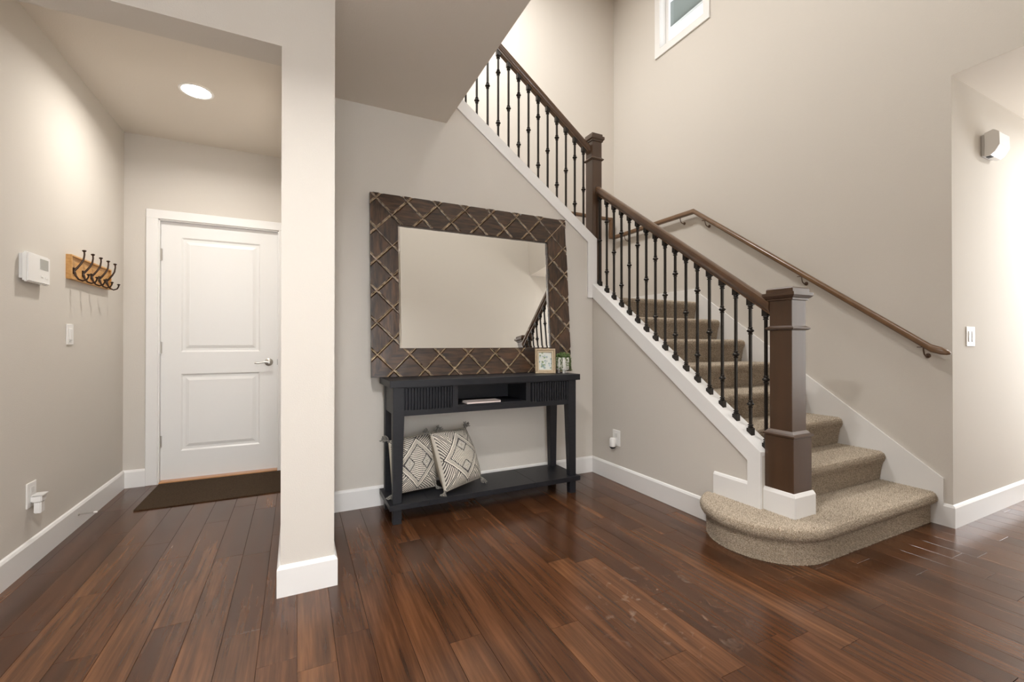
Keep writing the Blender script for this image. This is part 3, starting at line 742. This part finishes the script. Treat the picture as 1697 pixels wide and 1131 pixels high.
for (a, b) in (((RL, MH - RT), (MW - RR_, MH - RT)), ((RL, RB), (MW - RR_, RB)), ((RL, RB), (RL, MH - RT)), ((MW - RR_, RB), (MW - RR_, MH - RT))):
    v = [mp3(*a, .0), mp3(*b, .0)]
    d = (v[1] - v[0]).normalized(); cen = mp3(MW / 2, MH / 2, 0); inn = (cen - v[0]) - d * (cen - v[0]).dot(d); inn.normalize()
    ib.sweep([[p - inn * .004 + un * .002, p + inn * .003 + un * .002, p + inn * .005 - un * .018, p - inn * .004 - un * .018] for p in v])
obj('inner_lip', ib, M_tile_h, mir)
g0 = [(RL, RB), (MW - RR_, RB), (MW - RR_, MH - RT), (RL, MH - RT)]
bev = .018; g1 = [(RL + bev, RB + bev), (MW - RR_ - bev, RB + bev), (MW - RR_ - bev, MH - RT - bev), (RL + bev, MH - RT - bev)]
gm = MB().sweep([[mp3(s, t, -.0133) for s, t in g0], [mp3(s, t, -.0125) for s, t in g1]], caps=False); n = len(gm.v); gm.f.append((n - 4, n - 3, n - 2, n - 1))
obj('mirror_glass', gm, M_mirror, mir)
obj('back_board', MB().sweep([[mp3(s, t, -.031) for s, t in ((0.01, 0.01), (MW - .01, .01), (MW - .01, MH - .01), (.01, MH - .01))], [mp3(s, t, -.026) for s, t in ((0.01, 0.01), (MW - .01, .01), (MW - .01, MH - .01), (.01, MH - .01))]]), M_dark, mir)

# ------------------------------------------------------------ book in the cubby
bk = empty('slim_book', (1.15, 2.80, .71), 'slim blush pink book lying in the open cubby of the console table', 'book')
obj('pages', MB().box(1.023, 1.262, 2.742, 2.837, .713, .721), M_page, bk)
obj('cover', MB().box(1.020, 1.265, 2.738, 2.84, .7105, .713).box(1.020, 1.265, 2.738, 2.84, .721, .724).box(1.020, 1.265, 2.738, 2.7405, .7135, .724), M_book, bk)

# ------------------------------------------------------------ photo frame and plant on the table
pf = empty('photo_frame', (1.682, 2.835, .885), 'small champagne picture frame with a pale botanical print', 'picture frame')
a = Vector((1.612, 2.872, .8855)); b = Vector((1.752, 2.806, .8855)); fx = (b - a).normalized(); nn = Vector((fx.y, -fx.x, 0)); LE = math.radians(10)
fy = (Vector((0, 0, 1)) * math.cos(LE) - nn * math.sin(LE)); fn = nn * math.cos(LE) + Vector((0, 0, 1)) * math.sin(LE); FW = (b - a).length; FH = .190
def fp(s, t, h): return a + fx * s + fy * t + fn * h
def fr_ring(i, h): return [fp(i, i, h), fp(FW - i, i, h), fp(FW - i, FH - i, h), fp(i, FH - i, h)]
m = MB().sweep([fr_ring(0, -.012), fr_ring(0, .004), fr_ring(.004, .008), fr_ring(.010, .008), fr_ring(.014, .004), fr_ring(.022, .002), fr_ring(.022, -.010)], caps=False)
obj('frame_moulding', m, M_fr, pf)
obj('inner_bead', MB().sweep([fr_ring(.021, -.004), fr_ring(.021, .005), fr_ring(.026, .005), fr_ring(.030, -.001), fr_ring(.030, -.006)], caps=False), M_fr2, pf)
obj('backing', MB().sweep([fr_ring(.001, -.013), fr_ring(.001, -.008)]), M_dark, pf)
st = fp(FW / 2, FH * .75, -.013); st2 = Vector((st.x - nn.x * .075, st.y - nn.y * .075, .886))
obj('easel_leg', MB().sweep([[st + fx * .02, st - fx * .02, st - fx * .02 - nn * .003, st + fx * .02 - nn * .003], [st2 + fx * .025, st2 - fx * .025, st2 - fx * .025 - nn * .003, st2 + fx * .025 - nn * .003]]), M_dark, pf)
def colmesh(name, grid, colf, material, parent, smooth=True, kind=None):
    """grid of points [rows][cols] coloured per vertex by colf(u,v)"""
    nr, nc = len(grid), len(grid[0]); org = ORI[parent.name]
    me = bpy.data.meshes.new(name)
    me.from_pydata([tuple(Vector(p) - org) for r in grid for p in r], [], [(i * nc + j, i * nc + j + 1, (i + 1) * nc + j + 1, (i + 1) * nc + j) for i in range(nr - 1) for j in range(nc - 1)])
    ca = me.color_attributes.new('Col', 'FLOAT_COLOR', 'POINT')
    arr = []
    for i in range(nr):
        for j in range(nc): arr += [*colf(j / (nc - 1), i / (nr - 1)), 1.0]
    ca.data.foreach_set('color', arr)
    if smooth: me.shade_smooth()
    me.materials.append(material); o = bpy.data.objects.new(name, me); COL.objects.link(o); o.parent = parent; ORI[o.name] = org; return o
rg_ = random.Random(5); BL = [(rg_.random(), rg_.random(), .03 + .06 * rg_.random(), rg_.choice([(.30, .38, .36), (.22, .30, .16), (.45, .52, .55), (.60, .62, .55), (.25, .33, .33)])) for _ in range(46)]
def prt(u, v):
    c = (.62, .64, .60)
    for bx, by, r_, cc in BL:
        if (u - bx) ** 2 * 1.0 + ((v - by) * 1.4) ** 2 < r_ * r_: c = cc
    return c
G = [[fp(.028 + (FW - .056) * j / 30, .028 + (FH - .056) * i / 42, -.004) for j in range(31)] for i in range(43)]
colmesh('art_print', G, prt, M_print, pf, smooth=False)

pl = empty('potted_plant', (1.853, 2.868, .885), 'small trailing green plant in a white fluted pot on tiny feet', 'potted plant')
pc = Vector((1.853, 2.868, 0))
pot = []
for r_, z in ((.0, .908), (.043, .908), (.047, .914), (.0485, .95), (.0485, 1.003), (.045, 1.005), (.045, .985), (0, .985)):
    pot.append([(pc.x + r_ * (1 + .025 * math.cos(24 * t)) * math.cos(t), pc.y + r_ * (1 + .025 * math.cos(24 * t)) * math.sin(t), z) for t in [2 * PI * q / 144 for q in range(144)]])
obj('pot', MB().sweep(pot, caps=False), M_pot, pl, smooth=True, ang=60)
for q in range(3):
    t = 2 * PI * q / 3 - PI / 2 - .35
    obj('foot', MB().lathe([(.009, 0), (.010, .004), (.0085, .014), (.013, .025)], (pc.x + .030 * math.cos(t), pc.y + .030 * math.sin(t), .885), 12), M_pot, pl, smooth=True)
obj('soil', MB().lathe([(.0445, .0), (.0445, .004), (.02, .008), (0.001, .009)], (pc.x, pc.y, .984), 20), M_soil, pl)
rp = random.Random(11)
def leaf_at(m, p, d, sz):
    d = d.normalized(); sd = d.cross(Vector((rp.uniform(-1, 1), rp.uniform(-1, 1), 1))).normalized(); up = sd.cross(d).normalized()
    q = [p, p + d * sz * .35 + sd * sz * .30 - up * sz * .03, p + d * sz * .75 + sd * sz * .22, p + d * sz, p + d * sz * .75 - sd * sz * .22, p + d * sz * .35 - sd * sz * .30 - up * sz * .03, p + d * sz * .5 + up * sz * .12]
    m.add(q, [(0, 1, 6), (1, 2, 6), (2, 3, 6), (3, 4, 6), (4, 5, 6), (5, 0, 6)])
for q in range(26):
    t = 2 * PI * q / 26 + rp.uniform(-.15, .15); drop = rp.choice([0, .02, .035, .06, .075]); out = rp.uniform(.058, .085) if drop < .04 else .058
    if rp.random() < .3: drop = -.01; out = rp.uniform(.01, .04)
    dr = Vector((math.cos(t), math.sin(t), 0)); hgt_ = rp.uniform(.018, .04)
    pts = [pc + dr * .015 + Vector((0, 0, .99)), pc + dr * .030 + Vector((0, 0, .99 + hgt_ * .8)), pc + dr * out * .85 + Vector((0, 0, 1.0 + hgt_)), pc + dr * out + Vector((0, 0, .995 + hgt_ * .3 - max(drop, 0) * .35)), pc + dr * (out + .003) + Vector((0, 0, .985 - drop))]
    stm = obj('stem', MB().tube(pts, .0011, 5), M_stem, pl)
    lm = MB()
    for s_ in range(16):
        f_ = s_ / 15 * 3.999; i_ = int(f_); p_ = pts[i_].lerp(pts[i_ + 1], f_ - i_)
        for _ in range(2): leaf_at(lm, p_, Vector((rp.uniform(-1, 1), rp.uniform(-1, 1), rp.uniform(-.6, .9))) + dr * .5, rp.uniform(.012, .018))
    obj('leaves', lm, M_leaf, stm, kind='stuff')

# ------------------------------------------------------------ cushions
CREAM = (.66, .62, .54); INK = (.022, .020, .024); GREY = (.21, .205, .20)
def kilim(u, v):
    x, y = u - .5, v - .5; d = abs(x) * 1.05 + abs(y)
    if max(abs(x), abs(y)) > .485: return CREAM
    def st(t, f, duty=.5): return INK if (t * f) % 1 < duty else CREAM
    if d < .455:
        if d > .435: return CREAM
        if d > .34: return INK if ((d - .34) / .095 * 3) % 1 < .36 else CREAM
        if d > .325: return INK if int((x - y if x * y > 0 else x + y) * 90) % 2 else GREY
        for cx_ in (-.19, .19):
            e = abs(x - cx_) * 1.1 + abs(y) * .9
            if e < .125:
                if e > .105: return INK
                if e > .05: return CREAM if int((e - .05) / .011) % 2 == 0 else GREY
                return st(x * .5 + y, 34, .4)
            if e < .137: return INK if int((x + y) * 90) % 2 else CREAM
        return st(y * (1 + .9 * abs(x)) + .04 * math.sin(x * 11), 27, .36)
    if d < .475: return INK
    q = (1 if x > 0 else 0) + (2 if y > 0 else 0)
    if abs(y) < .20 + .3 * (abs(x) - .3): return st(x * .7 + abs(y) * .9, 26, .42)
    if abs(abs(x) - abs(y)) < .05: return CREAM if int((abs(x) - abs(y) + .05) / .02) % 2 == 0 else INK
    return st(y * .9 + (.55 if q in (1, 2) else -.55) * x, 27, .42)
def cushion(name, corners, th, label, seed, depth_dir):
    r_ = random.Random(seed)
    c = [Vector(p) for p in corners]   # bl, br, tr, tl
    o = empty(name, tuple((c[0] + c[1]) / 2), label, 'cushion', 'woven cushions on the console shelf')
    nrm = ((c[1] - c[0]).cross(c[3] - c[0])).normalized()
    if nrm.y > 0: nrm = -nrm
    N = 180
    ph = [r_.uniform(0, 6) for _ in range(4)]
    def pt(u, v, side):
        a_ = 4 * u * (1 - u); b_ = 4 * v * (1 - v)
        bulge = (max(a_, 0) ** .5 * max(b_, 0) ** .5) ** .8
        pinch = .012
        uu = u + pinch * (.5 - u) * 2 * b_ * .5; vv = v + pinch * (.5 - v) * 2 * a_ * .5
        p = (c[0] * (1 - uu) + c[1] * uu) * (1 - vv) + (c[3] * (1 - uu) + c[2] * uu) * vv
        wr_ = .004 * math.sin(9 * u + ph[0] + 3 * v) * (1 - bulge) + .003 * math.sin(14 * v + ph[1]) * bulge * .6
        return p + nrm * side * (th * bulge + wr_ * min(1, 6 * min(a_, b_)))
    G = [[pt(j / N, i / N, 1) for j in range(N + 1)] for i in range(N + 1)]
    colmesh('front_panel', G, (lambda a_, b_: kilim(b_, a_)) if seed == 2 else kilim, M_weave, o)
    G2 = [[pt(j / 24, i / 24, -1) for j in range(25)] for i in range(25)]
    obj('back_panel', MB().sweep(G2, closed=False, caps=False), M_cushback, o, smooth=True)
    pts = [pt(t, 0, 1) for t in np.linspace(0, 1, 16)] + [pt(1, t, 1) for t in np.linspace(0, 1, 16)[1:]] + [pt(t, 1, 1) for t in np.linspace(1, 0, 16)[1:]] + [pt(0, t, 1) for t in np.linspace(1, 0, 16)[1:]]
    obj('piping', MB().tube(pts, .0035, 6), M_cushback, o, smooth=True)
    cen = (c[0] + c[1] + c[2] + c[3]) / 4
    for q in c:
        d = (q - cen).normalized(); m = MB()
        base = q - d * .006
        zmin = .1315
        m.lathe([(.007, -.008), (.011, -.004), (.011, .004), (.007, .008)], tuple(base + Vector((0, 0, .0))), 10)
        for _ in range(34):
            e = (d + Vector((r_.uniform(-.42, .42), r_.uniform(-.42, .42), r_.uniform(-.42, .25)))).normalized(); L_ = r_.uniform(.042, .064)
            p1 = base + e * L_ * .5 + Vector((0, 0, .002)); p2 = base + e * L_ + Vector((0, 0, -.010))
            for p_ in (p1, p2):
                p_.z = max(p_.z, zmin + .003); p_.y = min(p_.y, 3.09)
            m.tube([base, p1, p2], [.0032, .0034, .003], 5)
        obj('tassel', m, M_tassel, o, smooth=True)
    return o
cushion('woven_cushion', [(.553, 2.832, .150), (.850, 2.885, .150), (.878, 2.985, .500), (.540, 2.905, .478)], .078,
        'black and cream patterned cushion tucked behind the table leg', 1, 0)
cushion('woven_cushion.001', [(.868, 2.745, .146), (1.165, 2.86, .172), (1.095, 2.985, .505), (.805, 2.865, .508)], .105,
        'black and cream patterned cushion leaning on its neighbour with its front fully in view', 2, 0)

# ------------------------------------------------------------ door mat
dmx = obj('door_mat', MB().box(-.964, -.065, 3.708, 4.312, .0004, .009), M_mat, bevel=.003)
tag(dmx, 'dark brown woven door mat lying before the white hall door', 'mat')

# ------------------------------------------------------------ hall downlight
dl = empty('recessed_downlight', (-.58, 3.43, ZC), 'round recessed ceiling downlight glowing above the hall', 'ceiling light')
ringm = MB().lathe([(.094, 0), (.093, -.004), (.083, -.006), (.077, -.004), (.077, .0)], (-.58, 3.43, ZC), 40)
obj('trim_ring', MB().sweep([[(-.58 + r_ * math.cos(2 * PI * q / 40), 3.43 + r_ * math.sin(2 * PI * q / 40), ZC + z) for q in range(40)] for r_, z in ((.096, -.0005), (.095, -.004), (.085, -.006), (.077, -.003))], caps=False), M_plastic, dl, smooth=True)
obj('lens', MB().lathe([(.078, -.0035), (.06, -.010), (.03, -.014), (.0005, -.015)], (-.58, 3.43, ZC), 40), M_lamp, dl)

# ------------------------------------------------------------ left wall fittings
th = empty('thermostat', (XL, 3.02, 1.485), 'white wall thermostat with grey display beside the hook rack', 'thermostat')
obj('back_plate', MB().box(XL, XL + .014, 2.918, 3.09, 1.428, 1.548), M_plastic2, th, bevel=.002)
obj('body', MB().box(XL + .014, XL + .036, 2.91, 3.124, 1.413, 1.558), M_plastic, th, bevel=.006, seg=2)
obj('display', MB().box(XL + .0355, XL + .0368, 3.022, 3.102, 1.487, 1.540), M_lcd, th)
for y, z in ((3.03, 1.452), (3.075, 1.448)): obj('button', MB().box(XL + .035, XL + .038, y, y + .018, z - .005, z + .005), M_plastic, th, bevel=.001)

hk = empty('coat_hook_rack', (XL, 3.70, 1.56), 'honey pine coat rack with five dark bronze double hooks', 'coat rack')
BX0, BX1 = XL, XL + .026; HY0, HY1, HZ0, HZ1 = 3.396, 4.006, 1.489, 1.630
obj('board', MB().box(BX0, BX0 + .014, HY0 + .009, HY1 - .009, HZ0 + .009, HZ1 - .009), M_pine, hk)
rim = MB().box(BX0, BX1, HY0, HY1, HZ0, HZ0 + .009).box(BX0, BX1, HY0, HY1, HZ1 - .009, HZ1).box(BX0, BX1, HY0, HY0 + .009, HZ0 + .009, HZ1 - .009).box(BX0, BX1, HY1 - .009, HY1, HZ0 + .009, HZ1 - .009)
obj('rim', rim, M_pine, hk)
for i in range(5):
    y = 3.455 + .1235 * i; xb = BX0 + .014
    root = obj('hook', MB().box(xb, xb + .005, y - .014, y + .014, 1.522, 1.560), M_hook, hk, bevel=.001)
    obj('hook_arm', MB().tube([(xb + .004, y, 1.545), (xb + .016, y, 1.560), (xb + .032, y, 1.585), (xb + .044, y, 1.610), (xb + .048, y, 1.640), (xb + .047, y, 1.662)], [.0065, .006, .0055, .005, .0045, .0045], 8)
        .lathe([(.0045, -.004), (.009, .0), (.011, .004), (.008, .007), (.001, .009)], (xb + .047, y, 1.660), 10), M_hook, root, smooth=True)
    obj('hook_arm', MB().tube([(xb + .004, y, 1.535), (xb + .010, y, 1.512), (xb + .022, y, 1.493), (xb + .040, y, 1.485), (xb + .058, y, 1.492), (xb + .066, y, 1.508), (xb + .067, y, 1.522)], [.006, .0055, .005, .0048, .0045, .0042, .0042], 8)
        .lathe([(.004, -.004), (.008, .0), (.010, .003), (.007, .006), (.001, .008)], (xb + .067, y, 1.520), 10), M_hook, root, smooth=True)

def plate(name, c, axis, w_, h_, label, cat='switch'):
    """wall plate centred at c; axis: '+x' faces +X, '-x' faces -X, '-y' faces -Y"""
    e = empty(name, c, label, cat)
    def bx(a0, a1, z0, z1, d0, d1):
        if axis == '+x': return MB().box(c[0] + d0, c[0] + d1, c[1] + a0, c[1] + a1, c[2] + z0, c[2] + z1)
        if axis == '-x': return MB().box(c[0] - d1, c[0] - d0, c[1] + a0, c[1] + a1, c[2] + z0, c[2] + z1)
        return MB().box(c[0] + a0, c[0] + a1, c[1] - d1, c[1] - d0, c[2] + z0, c[2] + z1)
    obj('plate', bx(-w_ / 2, w_ / 2, -h_ / 2, h_ / 2, 0, .006), M_plastic, e, bevel=.002)
    return e, bx
e, bx = plate('light_switch', (XL, 3.442, 1.166), '+x', .083, .120, 'white dimmer light switch below the coat rack')
obj('rocker', bx(-.017, .017, -.034, .034, .0055, .010), M_plastic, e, bevel=.002); obj('slider', bx(-.012, .012, -.045, -.038, .0055, .009), M_plastic2, e)
e, bx = plate('wall_outlet', (XL, 3.033, .358), '+x', .088, .124, 'white wall outlet with a plug-in device low on the hall wall', 'outlet')
obj('socket', bx(-.017, .017, .008, .040, .005, .009), M_plastic2, e, bevel=.002)
obj('socket', bx(-.017, .017, -.040, -.008, .005, .009), M_plastic2, e, bevel=.002)
pd = empty('plug_in_device', (XL + .009, 3.033, .335), 'white plug-in sensor device in the hall wall outlet', 'plug-in')
obj('body', MB().box(XL + .009, XL + .050, 3.012, 3.060, .318, .352), M_plastic, pd, bevel=.004, seg=2)
obj('housing', MB().box(XL + .018, XL + .046, 3.016, 3.056, .262, .320), M_plastic, pd, bevel=.004, seg=2)
obj('top_lid', MB().box(XL + .012, XL + .058, 3.010, 3.062, .350, .358), M_plastic2, pd, bevel=.002)
ds = empty('door_stop', (XL + .0145, 3.533, .081), 'thin white tipped spring door stop on the left baseboard', 'door stop')
sp = [(XL + .0145 + .072 * t / 90, 3.533 + .0035 * math.cos(t * .9), .081 + .0035 * math.sin(t * .9)) for t in range(91)]
obj('spring', MB().tube(sp, .0011, 5), M_nickel, ds)
obj('spring_base', MB().lathe([(.009, 0), (.009, .003), (.005, .007)], (XL + .0145, 3.533, .081), 12, axis=0), M_nickel, ds)
obj('rubber_tip', MB().lathe([(.005, .070), (.0065, .072), (.0065, .084), (.004, .088)], (XL + .0145, 3.533, .081), 12, axis=0), M_rubber, ds, smooth=True)

# ------------------------------------------------------------ stair wall outlet with plug-in
e, bx = plate('wall_outlet.001', (XS, 2.793, .352), '-x', .088, .126, 'white wall outlet with a small air freshener beneath the stair railing', 'outlet')
obj('socket', bx(-.017, .017, .008, .040, .005, .009), M_plastic2, e, bevel=.002)
obj('socket', bx(-.017, .017, -.040, -.008, .005, .009), M_plastic2, e, bevel=.002)
af = empty('plug_in_freshener', (XS - .009, 2.80, .30), 'small white plug-in with a dark rounded bottom on the stair wall', 'plug-in')
obj('housing', MB().lathe([(.020, 0), (.025, .004), (.026, .03), (.024, .062), (.018, .070)], (XS - .035, 2.802, .282), 20), M_plastic, af, smooth=True)
obj('prongs', MB().box(XS - .030, XS - .0085, 2.787, 2.817, .305, .345), M_plastic, af)
obj('warmer_bottom', MB().lathe([(.002, -.016), (.014, -.013), (.022, -.005), (.0245, .002)], (XS - .035, 2.802, .281), 20), M_dark, af, smooth=True)

# ------------------------------------------------------------ side hall fittings
e, bx = plate('light_switch.001', (3.806, YH, 1.157), '-y', .118, .123, 'white double rocker light switch in the side hall')
for dx in (-.023, .023): obj('rocker', bx(dx - .016, dx + .016, -.034, .034, .0055, .010), M_plastic, e, bevel=.002)
sr = empty('wall_chime', (4.05, YH, 2.40), 'white angular door chime box high on the side hall wall', 'chime')
obj('mount', MB().box(3.985, 4.135, YH - .02, YH, 2.325, 2.465), M_plastic2, sr, bevel=.004)
oc = [(YH - .018, 2.318), (YH - .018, 2.470), (YH - .060, 2.480), (YH - .086, 2.455), (YH - .088, 2.375), (YH - .066, 2.335), (YH - .045, 2.318)]
obj('body', MB().prism(oc, 0, 3.975, 4.145), M_plastic, sr, bevel=.003)
obj('sensor_window', MB().box(3.99, 4.03, YH - .045, YH - .022, 2.314, 2.3185), M_dark, sr)
